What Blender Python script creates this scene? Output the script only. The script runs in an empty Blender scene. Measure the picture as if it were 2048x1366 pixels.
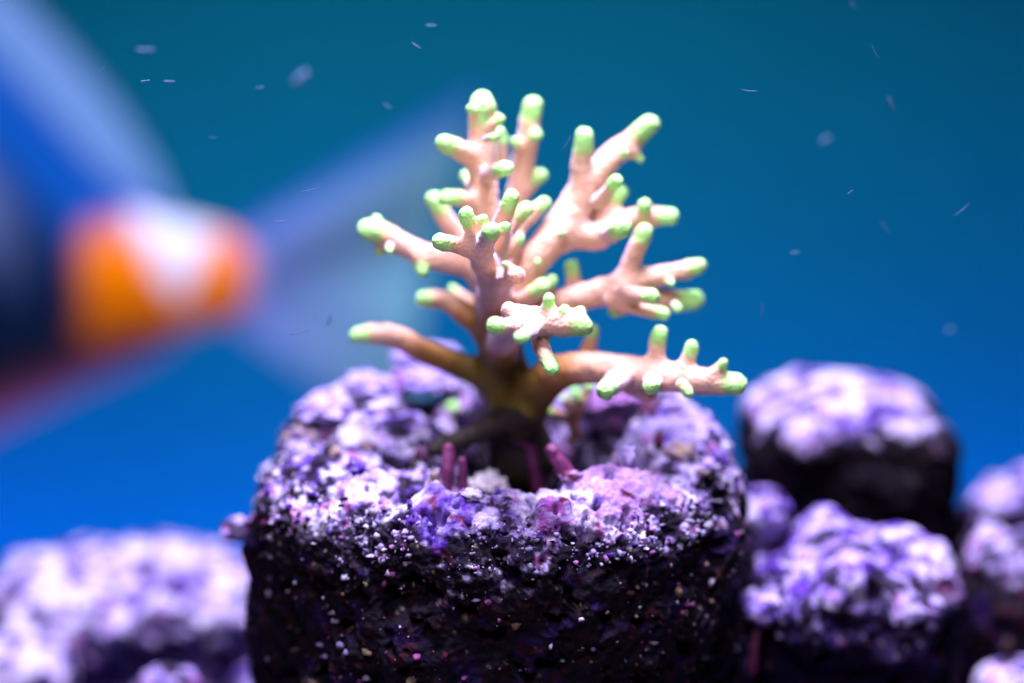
import bpy, math, random
import numpy as np
from mathutils import Vector

random.seed(7)
R = math.radians
scene = bpy.context.scene
COL = scene.collection

# ------------------------------------------------------------------ camera
WALL_Y = 0.55                   # back wall of the tank
ZT = 0.300                      # height of the plug rock's top above the sand bed
PITCH, DIST, FPX = R(18.3), 0.400, 2048 / 36.0 * 100.0
CP, SP = math.cos(PITCH), math.sin(PITCH)


def ray(px, py):
    a, b = (px - 1024) / FPX, (683 - py) / FPX
    return np.array([a, CP + b * SP, -SP + b * CP])


_d = ray(992, 872)
CAM = np.array([0, 0, ZT]) - _d * DIST


def P(px, py, ymm):
    """point seen at a photo pixel, at a given depth (mm behind the plug's centre)"""
    d = ray(px, py)
    return CAM + d * ((ymm * 0.001 - CAM[1]) / d[1])


def G(px, py, z):
    """point seen at a photo pixel on the level z"""
    d = ray(px, py)
    return CAM + d * ((z - CAM[2]) / d[2])


def PXM(ymm):
    """metres per photo pixel at that depth"""
    return (ymm * 0.001 - CAM[1]) / CP / FPX


cam_data = bpy.data.cameras.new('camera')
cam_data.lens, cam_data.sensor_width = 100.0, 36.0
cam_data.clip_start, cam_data.clip_end = 0.01, 10.0
cam = bpy.data.objects.new('camera', cam_data)
cam.location = CAM
cam.rotation_euler = (R(90) - PITCH, 0, 0)
COL.objects.link(cam)
scene.camera = cam
cam_data.dof.use_dof = True
cam_data.dof.focus_distance = 0.368
cam_data.dof.aperture_fstop = 6.6

# ------------------------------------------------------------------ world and lamps
world = bpy.data.worlds.new('World')
scene.world = world
world.use_nodes = True
bg = world.node_tree.nodes['Background']
bg.inputs['Color'].default_value = (0.10, 0.16, 1.0, 1)
bg.inputs['Strength'].default_value = 0.016


def area(name, loc, target, size, size_y, energy, color, spread=160):
    l = bpy.data.lights.new(name, 'AREA')
    l.shape, l.size, l.size_y = 'RECTANGLE', size, size_y
    l.energy, l.color, l.spread = energy, color, R(spread)
    o = bpy.data.objects.new(name, l)
    o.location = loc
    o.rotation_euler = (Vector(target) - Vector(loc)).to_track_quat('-Z', 'Y').to_euler()
    COL.objects.link(o)
    return o


def spot(name, loc, target, angle, blend, energy, color, radius=0.02):
    l = bpy.data.lights.new(name, 'SPOT')
    l.spot_size, l.spot_blend, l.energy, l.color = R(angle), blend, energy, color
    l.shadow_soft_size = radius
    o = bpy.data.objects.new(name, l)
    o.location = loc
    o.rotation_euler = (Vector(target) - Vector(loc)).to_track_quat('-Z', 'Y').to_euler()
    COL.objects.link(o)
    return o


# LED bars over coral and fish, plus added fills for coral front and wall
area('led_lamp_over_coral', (0.01, 0.012, ZT + 0.34), (0.0, 0.012, ZT), 0.18, 0.12, 2.6, (0.74, 0.69, 1.0), 115)
area('added_front_fill', (-0.05, -0.26, ZT + 0.30), (0.0, 0.0, ZT + 0.03), 0.16, 0.08, 0.10, (0.90, 0.76, 1.0), 60)  # added fill that brightens the coral's front
area('led_lamp_over_fish', (-0.08, 0.22, ZT + 0.30), (-0.09, 0.31, ZT - 0.05), 0.26, 0.10, 0.36, (0.80, 0.82, 1.0), 65)
area('added_blue_wall_fill', (0.0, 0.49, 0.012), (0.0, WALL_Y, 0.03), 1.1, 0.02, 0.86, (0.0, 0.11, 1.0), 170)  # added unseen strip that turns the lower wall bluer
area('added_cyan_wall_fill', (0.0, 0.18, ZT + 0.30), (0.0, 0.55, ZT - 0.02), 0.5, 0.1, 0.15, (0.0, 0.90, 0.40), 170)  # added fill that tints the upper wall teal

scene.view_settings.view_transform = 'Standard'
scene.view_settings.look = 'None'
scene.view_settings.exposure = 0.0
scene.view_settings.gamma = 1.0
scene.render.engine = 'CYCLES'
scene.cycles.use_denoising = True
scene.cycles.max_bounces = 6

# ------------------------------------------------------------------ numpy noise
_rng = np.random.default_rng(11)
_perm = _rng.permutation(256).astype(np.int64)
_perm = np.concatenate([_perm, _perm, _perm])
_grad = _rng.normal(size=(256, 3))
_grad /= np.linalg.norm(_grad, axis=1)[:, None]
_pts = _rng.random((256, 3))


def _hash(i):
    i = i & 255
    return _perm[_perm[_perm[i[:, 0]] + i[:, 1]] + i[:, 2]]


def perlin(p):
    i = np.floor(p).astype(np.int64)
    f = p - i
    u = f * f * f * (f * (f * 6 - 15) + 10)
    out = np.zeros(len(p))
    for dx in (0, 1):
        for dy in (0, 1):
            for dz in (0, 1):
                o = np.array([dx, dy, dz])
                g = _grad[_hash(i + o)]
                w = np.prod(np.where(o == 1, u, 1 - u), axis=1)
                out += w * np.einsum('ij,ij->i', g, f - o)
    return out * 1.6


def fbm(p, octaves=4, gain=0.5):
    s, a, q = np.zeros(len(p)), 1.0, p.copy()
    for k in range(octaves):
        s += a * perlin(q + 17.3 * k)
        q, a = q * 2.03, a * gain
    return s


def worley(p):
    i = np.floor(p).astype(np.int64)
    best = np.full(len(p), 9.0)
    for dx in (-1, 0, 1):
        for dy in (-1, 0, 1):
            for dz in (-1, 0, 1):
                c = i + np.array([dx, dy, dz])
                d = c + _pts[_hash(c)] - p
                best = np.minimum(best, np.einsum('ij,ij->i', d, d))
    return np.sqrt(best)


def sstep(a, b, x):
    t = np.clip((x - a) / (b - a), 0, 1)
    return t * t * (3 - 2 * t)


# ------------------------------------------------------------------ mesh helpers
def mesh_np(name, V, F, mat, color=None, attrs=None, normals=None, smooth=True):
    me = bpy.data.meshes.new(name)
    V, F = np.asarray(V, dtype=np.float32), np.asarray(F, dtype=np.int32)
    k = F.shape[1]
    me.vertices.add(len(V))
    me.vertices.foreach_set('co', V.ravel())
    me.loops.add(F.size)
    me.loops.foreach_set('vertex_index', F.ravel())
    me.polygons.add(len(F))
    me.polygons.foreach_set('loop_start', np.arange(0, F.size, k, dtype=np.int32))
    me.polygons.foreach_set('loop_total', np.full(len(F), k, dtype=np.int32))
    me.update(calc_edges=True)
    if smooth:
        me.polygons.foreach_set('use_smooth', np.ones(len(F), dtype=bool))
    if color is not None:
        a = me.color_attributes.new('pigment', 'FLOAT_COLOR', 'POINT')
        c = np.ones((len(V), 4), dtype=np.float32)
        c[:, :3] = color
        a.data.foreach_set('color', c.ravel())
    for n, vals in (attrs or {}).items():
        a = me.attributes.new(n, 'FLOAT', 'POINT')
        a.data.foreach_set('value', np.asarray(vals, dtype=np.float32))
    if normals is not None:
        me.normals_split_custom_set_from_vertices(normals.tolist())
    me.materials.append(mat)
    me.validate()
    return me


def link(name, me, parent=None, loc=None):
    o = bpy.data.objects.new(name, me)
    COL.objects.link(o)
    if loc is not None:
        o.location = loc
    if parent is not None:
        o.parent = parent
    return o


def tag(o, label=None, cat=None, group=None, kind=None):
    if label: o['label'] = label
    if cat: o['category'] = cat
    if group: o['group'] = group
    if kind: o['kind'] = kind
    return o


def vnormals(V, F):
    a, b, c = V[F[:, 0]], V[F[:, 1]], V[F[:, 2]]
    n = np.cross(b - a, c - a)
    if F.shape[1] == 4:
        n = n + np.cross(c - a, V[F[:, 3]] - a)
    out = np.zeros_like(V)
    for k in range(3):
        for j in range(F.shape[1]):
            out[:, k] += np.bincount(F[:, j], weights=n[:, k], minlength=len(V))
    return out / (np.linalg.norm(out, axis=1)[:, None] + 1e-20)


def grid_faces(nu, nv, wrap=False):
    f = []
    for i in range(nu - 1):
        for j in range(nv if wrap else nv - 1):
            j2 = (j + 1) % nv
            f.append((i * nv + j, i * nv + j2, (i + 1) * nv + j2, (i + 1) * nv + j))
    return f


_cs = {}


def cubesphere(N):
    if N in _cs:
        return _cs[N]
    t = np.linspace(-1, 1, N + 1)
    a, b = np.meshgrid(t, t, indexing='ij')
    one = np.ones_like(a)
    Vs, Fs, off = [], [], 0
    idx = np.arange((N + 1) ** 2).reshape(N + 1, N + 1)
    q = np.stack([idx[:-1, :-1], idx[1:, :-1], idx[1:, 1:], idx[:-1, 1:]], -1).reshape(-1, 4)
    for xyz, flip in (((a, b, one), 0), ((a, b, -one), 1), ((one, a, b), 0), ((-one, a, b), 1), ((b, one, a), 0), ((b, -one, a), 1)):
        Vs.append(np.stack(xyz, -1).reshape(-1, 3))
        Fs.append((q[:, ::-1] if flip else q) + off)
        off += (N + 1) ** 2
    V, F = np.concatenate(Vs), np.concatenate(Fs)
    key = np.round((V + 1) * N * 4).astype(np.int64)
    k = key[:, 0] * 10 ** 10 + key[:, 1] * 10 ** 5 + key[:, 2]
    _, first, inv = np.unique(k, return_index=True, return_inverse=True)
    _cs[N] = (V[first], inv[F])
    return _cs[N]


# ------------------------------------------------------------------ node helpers
class NT:
    def __init__(s, name):
        s.m = bpy.data.materials.new(name)
        s.m.use_nodes = True
        s.t = s.m.node_tree
        s.b = s.t.nodes['Principled BSDF']

    def n(s, typ, **kw):
        nd = s.t.nodes.new(typ)
        for k, v in kw.items():
            setattr(nd, k, v)
        return nd

    def l(s, a, b):
        s.t.links.new(a, b)

    def noise(s, scale, detail=4, rough=0.55):
        nd = s.n('ShaderNodeTexNoise')
        nd.inputs['Scale'].default_value = scale
        nd.inputs['Detail'].default_value = detail
        nd.inputs['Roughness'].default_value = rough
        s.l(s.coord(), nd.inputs['Vector'])
        return nd.outputs['Fac']

    def coord(s):
        if not hasattr(s, 'tc'):
            s.tc = s.n('ShaderNodeTexCoord')
        return s.tc.outputs['Object']

    def ramp(s, fac, stops):
        nd = s.n('ShaderNodeValToRGB')
        e = nd.color_ramp.elements
        while len(e) < len(stops):
            e.new(0.5)
        for el, (p, c) in zip(e, stops):
            el.position, el.color = p, (*c, 1)
        s.l(fac, nd.inputs['Fac'])
        return nd.outputs['Color']

    def mix(s, fac, a, b, mode='MIX'):
        nd = s.n('ShaderNodeMix', data_type='RGBA', blend_type=mode)
        for sock, v in ((nd.inputs['Factor'], fac), (nd.inputs['A'], a), (nd.inputs['B'], b)):
            pass
        ins = [i for i in nd.inputs if i.enabled]
        for sock, v in zip(ins, (fac, a, b)):
            if isinstance(v, (int, float)):
                sock.default_value = v
            elif isinstance(v, tuple):
                sock.default_value = (*v, 1)
            else:
                s.l(v, sock)
        return [o for o in nd.outputs if o.enabled][0]

    def attr(s, name, out='Fac'):
        nd = s.n('ShaderNodeAttribute')
        nd.attribute_name = name
        return nd.outputs[out]

    def bump(s, height, strength, dist, normal=None):
        nd = s.n('ShaderNodeBump')
        nd.inputs['Strength'].default_value = strength
        nd.inputs['Distance'].default_value = dist
        s.l(height, nd.inputs['Height'])
        if normal is not None:
            s.l(normal, nd.inputs['Normal'])
        return nd.outputs['Normal']

    def set(s, **kw):
        for k, v in kw.items():
            sock = s.b.inputs[k.replace('_', ' ')]
            if isinstance(v, (int, float)):
                sock.default_value = v
            elif isinstance(v, tuple):
                sock.default_value = (*v, 1) if len(v) == 3 and sock.type == 'RGBA' else v
            else:
                s.l(v, sock)
        return s


def voronoi(nt, scale, feature='F1'):
    nd = nt.n('ShaderNodeTexVoronoi', feature=feature)
    nd.inputs['Scale'].default_value = scale
    nt.l(nt.coord(), nd.inputs['Vector'])
    return nd.outputs['Distance']


# coral skin: peach flesh, olive foot with shade painted in, green growing tips
m = NT('coral_skin')
tipf, olive = m.attr('tipness'), m.attr('olive')
flesh = m.ramp(m.noise(260, 3), [(0.3, (0.72, 0.42, 0.26)), (0.7, (0.84, 0.55, 0.38))])
foot_shade = m.n('ShaderNodeMath', operation='MULTIPLY_ADD', use_clamp=True)
m.l(olive, foot_shade.inputs[0])
foot_shade.inputs[1].default_value, foot_shade.inputs[2].default_value = 4.0, -4.0
st1 = m.n('ShaderNodeMapRange')
m.l(olive, st1.inputs['Value'])
st1.inputs['From Max'].default_value = 0.45
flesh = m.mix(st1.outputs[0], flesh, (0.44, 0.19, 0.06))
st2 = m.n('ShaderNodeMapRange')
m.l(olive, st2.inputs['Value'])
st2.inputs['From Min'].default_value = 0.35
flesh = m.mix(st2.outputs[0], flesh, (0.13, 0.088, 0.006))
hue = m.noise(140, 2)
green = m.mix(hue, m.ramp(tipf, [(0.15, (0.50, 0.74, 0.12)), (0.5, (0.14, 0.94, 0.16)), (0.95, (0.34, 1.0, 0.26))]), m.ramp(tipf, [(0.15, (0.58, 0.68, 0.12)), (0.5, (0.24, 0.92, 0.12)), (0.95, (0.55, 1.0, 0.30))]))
flesh = m.mix(foot_shade.outputs[0], flesh, (0.022, 0.016, 0.008))  # near-black tone: shade painted over the skin colour
basecol = m.mix(tipf, flesh, green)
bn = m.bump(voronoi(m, 2000), 0.55, 0.0003)
bn = m.bump(m.noise(900, 2), 0.3, 0.0002, bn)
m.set(Base_Color=basecol, Roughness=0.55, Normal=bn, Sheen_Weight=0.9, Sheen_Roughness=0.45, Sheen_Tint=(0.78, 0.72, 1.0))
inv = m.n('ShaderNodeMath', operation='MULTIPLY_ADD', use_clamp=True)
m.l(olive, inv.inputs[0])
inv.inputs[1].default_value, inv.inputs[2].default_value = -1.6, 0.95
inv2 = m.n('ShaderNodeMath', operation='MULTIPLY_ADD', use_clamp=True)
m.l(tipf, inv2.inputs[0])
inv2.inputs[1].default_value = -0.85
m.l(inv.outputs[0], inv2.inputs[2])
m.l(inv2.outputs[0], m.b.inputs['Sheen Weight'])
m.b.inputs['Specular IOR Level'].default_value = 0.3
M_CORAL = m.m

# rock: pigment painted per vertex from noise, sides also darkened for shade, grain and relief in nodes
m = NT('encrusted_rock')
pig = m.attr('pigment', 'Color')
grain = m.ramp(m.noise(1400, 4, 0.65), [(0.30, (0.55, 0.50, 0.58)), (0.62, (1.0, 1.0, 1.0))])
c = m.mix(1.0, pig, grain, 'MULTIPLY')
bn = m.bump(m.noise(900, 6, 0.7), 0.7, 0.0007)
bn = m.bump(voronoi(m, 1300), 0.4, 0.0004, bn)
m.set(Base_Color=c, Roughness=0.62, Normal=bn)
m.b.inputs['Specular IOR Level'].default_value = 0.10
M_ROCK = m.m

m = NT('purple_coralline')
c = m.ramp(m.noise(500, 4), [(0.3, (0.10, 0.010, 0.05)), (0.7, (0.24, 0.05, 0.17))])
m.set(Base_Color=c, Roughness=0.5, Normal=m.bump(m.noise(1500, 4), 0.5, 0.0003))
M_NUB = m.m

m = NT('sponge_white')
c = m.ramp(m.noise(900, 4), [(0.3, (0.42, 0.38, 0.42)), (0.7, (0.75, 0.70, 0.74))])
m.set(Base_Color=c, Roughness=0.8, Normal=m.bump(m.noise(1400, 5), 0.6, 0.0004))
M_SPONGE = m.m

m = NT('pale_sand')
c = m.ramp(m.noise(1500, 5, 0.7), [(0.3, (0.45, 0.42, 0.45)), (0.7, (0.78, 0.76, 0.76))])
m.set(Base_Color=c, Roughness=0.85, Normal=m.bump(m.noise(1800, 4), 0.8, 0.0006))
M_SAND = m.m

m = NT('blue_tank_wall')
c = m.ramp(m.noise(9, 3), [(0.3, (0.0, 0.32, 0.35)), (0.7, (0.0, 0.34, 0.38))])
m.set(Base_Color=c, Roughness=0.7)
m.b.inputs['Specular IOR Level'].default_value = 0.1
M_WALL = m.m

m = NT('fish_skin')
c = m.mix(m.noise(500, 3), m.attr('pigment', 'Color'), m.mix(1.0, m.attr('pigment', 'Color'), (0.8, 0.85, 0.95), 'MULTIPLY'))
m.set(Base_Color=c, Roughness=0.45, Normal=m.bump(voronoi(m, 900), 0.25, 0.0003))
m.b.inputs['Specular IOR Level'].default_value = 0.05
M_FISH = m.m

m = NT('fish_eye')
m.set(Base_Color=(0.01, 0.01, 0.015), Roughness=0.08)
M_EYE = m.m

m = NT('floating_matter')
c = m.ramp(m.noise(800, 2), [(0.3, (0.04, 0.10, 0.20)), (0.7, (0.09, 0.17, 0.30))])
m.set(Base_Color=c, Roughness=0.7)
M_FLECK = m.m

m = NT('shiny_bead')
c = m.ramp(m.noise(700, 2), [(0.3, (0.75, 0.72, 0.85)), (0.7, (0.9, 0.88, 0.95))])
m.set(Base_Color=c, Roughness=0.05, Coat_Weight=1.0)
M_BEAD = m.m

# ------------------------------------------------------------------ setting: wall, sand bed, ledge


def slab(name, x0, x1, y0, y1, z0, z1, mat, n=2):
    xs, ys = np.linspace(x0, x1, n), np.linspace(y0, y1, n)
    V = [(x, y, z) for z in (z0, z1) for x in (x0, x1) for y in (y0, y1)]
    F = [(0, 1, 3, 2), (4, 6, 7, 5), (0, 4, 5, 1), (2, 3, 7, 6), (0, 2, 6, 4), (1, 5, 7, 3)]
    return link(name, mesh_np(name, np.array(V), np.array(F), mat, smooth=False))


tag(slab('aquarium_back_wall', -0.75, 0.75, WALL_Y, WALL_Y + 0.012, -0.004, ZT + 0.40, M_WALL), kind='structure')

# gently rippled sand bed
xs, ys = np.linspace(-0.75, 0.75, 90), np.linspace(-0.25, WALL_Y - 0.0005, 60)
gx, gy = np.meshgrid(xs, ys, indexing='ij')
V = np.stack([gx.ravel(), gy.ravel(), np.zeros(gx.size)], -1)
V[:, 2] = 0.003 * fbm(V * 14, 3)
F = np.array(grid_faces(90, 60))[:, ::-1]
tag(link('sand_bed', mesh_np('sand_bed', V, F, M_SAND)), kind='structure')

# ------------------------------------------------------------------ rocks
PALE = np.array([0.48, 0.39, 0.76])
VIOLET = np.array([0.11, 0.035, 0.40])
PINK = np.array([0.42, 0.09, 0.32])
GREY = np.array([0.66, 0.61, 0.80])
DARK = np.array([0.008, 0.005, 0.012])
MAROON = np.array([0.05, 0.006, 0.012])
TAN = np.array([0.36, 0.26, 0.16])


def lerp(a, b, t):
    return a + (b - a) * t[:, None]


def rock_mesh(name, half, N, seed, hexp=2.6, vexp=6.0, rough=1.0, crust_z=-4.0, crust_fade=5.0, pale=0.5, violet=0.0, top_fn=None, pits=1.0, dark=DARK, detail=1.0, patches=(), crust_noise=1.0, specks=1.0, bigamp=2.0, bigscale=17.0):
    """a displaced block in mm; its top lies at z = 0, colours come from noise masks"""
    C, F = cubesphere(N)
    a, b, h = half
    n = ((np.abs(C[:, 0]) ** hexp + np.abs(C[:, 1]) ** hexp) ** (vexp / hexp) + np.abs(C[:, 2]) ** vexp) ** (1 / vexp)
    V = C / n[:, None] * np.array([a, b, h])
    V[:, 2] -= h
    nor = vnormals(V, F)
    S = V + seed * 13.7
    big = fbm(S / bigscale, 3)
    med = fbm(S / 5.5, 3)
    plate = sstep(-0.25, 0.1, fbm(S / 9 + 5, 3))                       # smooth coralline plates
    wl = worley(S / 2.3 + 2 * 0)
    ridg = np.abs(fbm(S / 2.6 + 9, 3))
    pit = sstep(0.32, 0.62, fbm(S / 4.2 + 31, 3)) * pits
    pm = []
    for x, y, r, c_ in patches:
        d = np.hypot(V[:, 0] - x, V[:, 1] - y) + 1.3 * np.maximum(-V[:, 2] - 1.0, 0)
        k_ = 1 - sstep(0.7, 1.0, d / r + 0.75 * fbm(S / 4.5 + r, 4))
        plate = np.maximum(plate, k_)
        pm.append(k_)
    gritty = 1 - 0.75 * plate
    disp = rough * (bigamp * big + 0.9 * med + gritty * (0.7 * (0.55 - wl) + 0.6 * (0.3 - ridg)) + 0.5 * plate - 2.6 * pit)
    for k_ in pm:
        disp += 0.5 * k_ + 0.5 * k_ * (0.5 - worley(S / 1.3 + 4))
    if detail:
        disp += detail * rough * (0.16 + 0.3 * gritty) * fbm(S / 0.8, 2) + detail * 0.35 * gritty * (0.5 - worley(S / 0.9))
    V = V + nor * disp[:, None]
    if top_fn is not None:
        V[:, 2] += top_fn(V)
    nor = vnormals(V, F)
    # pigment; below the crust the dark sides carry painted shade
    S = V + seed * 13.7
    k1, k2, k3 = fbm(S / 6 + 3, 4), fbm(S / 4 + 40, 4), fbm(S / 2.4 + 70, 3)
    fine = fbm(S / 0.9 + 90, 3)
    col = lerp(lerp(np.tile(VIOLET, (len(V), 1)), PALE, sstep(-0.5 + violet, 0.35 + violet, k1 + 0.3 * fine)), GREY, sstep(0.30 - pale * 0.4, 0.8 - pale * 0.4, k2 + 0.3 * fine))
    col = lerp(col, PINK, 0.85 * sstep(0.25, 0.6, k3) * sstep(-0.2, 0.3, k1))
    col = lerp(col, DARK * 1.5, sstep(0.16, 0.40, -k2 + 0.45 * fine) * 0.95)
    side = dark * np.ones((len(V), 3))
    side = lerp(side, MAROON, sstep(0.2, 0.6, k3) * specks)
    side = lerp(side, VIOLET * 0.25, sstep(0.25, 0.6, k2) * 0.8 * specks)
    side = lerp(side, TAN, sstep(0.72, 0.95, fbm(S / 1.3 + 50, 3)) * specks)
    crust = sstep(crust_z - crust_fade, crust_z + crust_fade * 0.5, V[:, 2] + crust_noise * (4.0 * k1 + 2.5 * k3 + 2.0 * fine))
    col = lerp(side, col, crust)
    for k_, (x, y, r, c_) in zip(pm, patches):
        cc = lerp(np.tile(c_, (len(V), 1)), PALE, sstep(0.0, 0.5, fbm(S / 1.8 + 60, 3)) * 0.7)
        col = lerp(col, lerp(cc, MAROON * 2, sstep(0.4, 0.6, k3)), k_ * 0.75)
    return mesh_np(name, V * 0.001, F, M_ROCK, color=np.clip(col, 0, 1)), V, F, nor


def rock(name, label, px, py, ymm, half, N, seed, z=None, group=None, cat='rock', **kw):
    me, V, F, nor = rock_mesh(name, half, N, seed, **kw)
    p = P(px, py, ymm)
    o = link(name, me, loc=(p[0], p[1], p[2]))
    tag(o, label, cat, group)
    return o, V, F, nor


LEDGE = ZT - 0.062
# ledge that carries the rocks
C, F = cubesphere(90)
n = ((np.abs(C[:, 0]) ** 4 + np.abs(C[:, 1]) ** 4) ** (8 / 4) + np.abs(C[:, 2]) ** 8) ** (1 / 8)
V = C / n[:, None] * np.array([120, 72, (LEDGE * 1000 + 6) / 2])
V = V + vnormals(V, F) * (5.0 * fbm(V / 26, 4) + 1.6 * fbm(V / 7, 3) + 0.8 * (0.5 - worley(V / 4)))[:, None]
k = fbm(V / 9 + 4, 4)
col = lerp(np.tile(VIOLET * 0.6, (len(V), 1)), PALE * 0.7, sstep(-0.1, 0.5, k))
col = lerp(col, DARK * 2, sstep(0.0, 0.35, -k + 0.3 * fbm(V / 3, 2)))
tag(link('rock_ledge', mesh_np('rock_ledge', V * 0.001, F, M_ROCK, color=col), loc=(0.0, 0.03, LEDGE / 2 - 0.003)), kind='structure')


# the plug rock with a hollow round the coral foot
def gmm(px, py):
    g = G(px, py, ZT)
    return g[0] * 1000, g[1] * 1000


HOLES = [(1040, 895, 10.5, 8.5), (1130, 870, 8.0, 7), (845, 800, 4.0, 15.0), (850, 745, 4.2, 12.0), (735, 812, 2.4, 5), (960, 800, 5.0, 9.0), (640, 845, 2.6, 5), (1240, 890, 4.0, 7), (1300, 820, 2.6, 5), (800, 910, 2.6, 4), (1230, 835, 4.0, 3.0), (930, 950, 5.0, 3.0)]
HUMPS = [(690, 765, 13, 0.6), (900, 700, 9, 2.6), (1290, 710, 10, 2.0), (1420, 780, 8, 0.8), (1250, 970, 6.0, 1.2), (600, 900, 7, 1.0), (1400, 850, 7, 2.2), (880, 1010, 4.5, 1.0)]


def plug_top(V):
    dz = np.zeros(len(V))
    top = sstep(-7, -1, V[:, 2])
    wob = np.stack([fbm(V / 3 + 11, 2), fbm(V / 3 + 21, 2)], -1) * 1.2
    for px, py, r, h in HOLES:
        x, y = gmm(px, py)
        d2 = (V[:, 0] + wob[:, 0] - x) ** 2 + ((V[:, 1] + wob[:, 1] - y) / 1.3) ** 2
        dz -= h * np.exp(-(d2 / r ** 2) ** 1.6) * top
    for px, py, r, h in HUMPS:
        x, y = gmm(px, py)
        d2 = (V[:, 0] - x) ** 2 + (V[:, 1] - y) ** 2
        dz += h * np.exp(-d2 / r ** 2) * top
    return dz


PATCHES = [(*gmm(1240, 985), 8.0, PINK * 0.5 + PALE * 0.5), (*gmm(890, 1020), 6.0, VIOLET * 1.2), (*gmm(1110, 1030), 5.0, PINK * 0.7 + VIOLET * 0.3), (*gmm(1400, 860), 8.0, PALE), (*gmm(690, 775), 8.5, PALE * 0.9 + PINK * 0.15)]
PLUG_C = G(992, 872, ZT)
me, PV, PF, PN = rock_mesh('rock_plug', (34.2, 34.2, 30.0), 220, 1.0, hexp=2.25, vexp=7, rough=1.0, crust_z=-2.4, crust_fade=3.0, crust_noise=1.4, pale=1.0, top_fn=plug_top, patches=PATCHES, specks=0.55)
plug = link('rock_plug', me, loc=PLUG_C)
tag(plug, 'large block of purple-crusted rock carrying the branching coral', 'rock')


def plug_z(x, y):
    """height of the plug's top surface at world x, y"""
    m_ = PN[:, 2] > 0.2
    d = (PV[m_, 0] - (x - PLUG_C[0]) * 1000) ** 2 + (PV[m_, 1] - (y - PLUG_C[1]) * 1000) ** 2
    i = np.argsort(d)[:12]
    return PLUG_C[2] + PV[m_][i, 2].max() * 0.001


# loose grains and worm tubes stuck to the plug's rim and sides
def ico():
    t = (1 + 5 ** 0.5) / 2
    v = np.array([(-1, t, 0), (1, t, 0), (-1, -t, 0), (1, -t, 0), (0, -1, t), (0, 1, t), (0, -1, -t), (0, 1, -t), (t, 0, -1), (t, 0, 1), (-t, 0, -1), (-t, 0, 1)], dtype=float)
    f = np.array([(0, 11, 5), (0, 5, 1), (0, 1, 7), (0, 7, 10), (0, 10, 11), (1, 5, 9), (5, 11, 4), (11, 10, 2), (10, 7, 6), (7, 1, 8), (3, 9, 4), (3, 4, 2), (3, 2, 6), (3, 6, 8), (3, 8, 9), (4, 9, 5), (2, 4, 11), (6, 2, 10), (8, 6, 7), (9, 8, 1)])
    return v / np.linalg.norm(v[0]), f


def grains(name, V, nor, count, seed, parent, zrange, rmin, rmax, palette, front=True):
    rg = np.random.default_rng(seed)
    ok = (V[:, 2] > zrange[0]) & (V[:, 2] < zrange[1])
    if front:
        ok &= (nor[:, 1] < 0.5)
    dens = fbm(V / 5 + seed, 3)
    ids = np.nonzero(ok & (dens > -0.25))[0]
    ids = rg.choice(ids, min(count, len(ids)), replace=False)
    v0, f0 = ico()
    Vs, Fs, Cs = [], [], []
    for k, i in enumerate(ids):
        r = rmin + (rmax - rmin) * rg.random() ** 3
        s = v0 * r * rg.uniform(0.45, 1.7, 3) * rg.uniform(0.5, 1.35, (12, 1)) + rg.normal(0, 0.16 * r, v0.shape)
        Vs.append(s + V[i] + nor[i] * r * 0.3)
        Fs.append(f0 + 12 * k)
        c_ = palette[rg.integers(len(palette))] * rg.uniform(0.5, 1.1)
        Cs.append(np.tile(c_, (12, 1)))
    o = link(name, mesh_np(name, np.concatenate(Vs) * 0.001, np.concatenate(Fs), M_ROCK, color=np.clip(np.concatenate(Cs), 0, 1)), parent)
    tag(o, kind='stuff')
    return o


grains('rim_grains', PV, PN, 3000, 3, plug, (-6.5, -0.8), 0.10, 0.50, [PALE, GREY, PALE, VIOLET * 0.6, PINK * 0.6 + PALE * 0.3, DARK, GREY, DARK, PALE])
grains('side_grains', PV, PN, 800, 5, plug, (-30, -6.5), 0.10, 0.60, [TAN, GREY, PINK, PALE, DARK, GREY, MAROON, TAN])

# knobs of crust crowding the top round the hollow
def knobs(name, spots, seed, parent):
    rg = np.random.default_rng(seed)
    C, Fk = cubesphere(6)
    d = C / np.linalg.norm(C, axis=1)[:, None]
    Vs, Fs, Cs = [], [], []
    for k, (px, py, r) in enumerate(spots):
        p = G(px, py, ZT - 0.001)
        base = np.array([p[0], p[1], plug_z(p[0], p[1])])
        sh = d * (1 + 0.55 * fbm(d * 1.6 + k * 2.3, 3))[:, None] * r * rg.uniform(0.55, 1.35, 3)
        Vs.append((base - PLUG_C) * 1000 + sh + np.array([0, 0, r * 0.1]))
        Fs.append(Fk + len(C) * k)
        c1 = (PALE, PALE, GREY, PINK * 0.7 + PALE * 0.2, VIOLET, TAN, MAROON * 3)[rg.integers(7)]
        Cs.append(lerp(np.tile(c1, (len(C), 1)), PALE, sstep(-0.1, 0.5, fbm(d * 2 + k, 3)) * 0.6))
    o = link(name, mesh_np(name, np.concatenate(Vs) * 0.001, np.concatenate(Fs), M_ROCK, color=np.clip(np.concatenate(Cs), 0, 1)), parent)
    tag(o, kind='stuff')


rk = random.Random(5)
spots = []
for _ in range(90):
    a_, q_ = rk.uniform(0, 6.283), rk.uniform(0.35, 0.98)
    spots.append((995 + 480 * q_ * math.cos(a_), 872 - 165 * q_ * math.sin(a_), 0.5 + 1.5 * rk.random() ** 2))
knobs('crust_knobs', spots, 8, plug)

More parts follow.
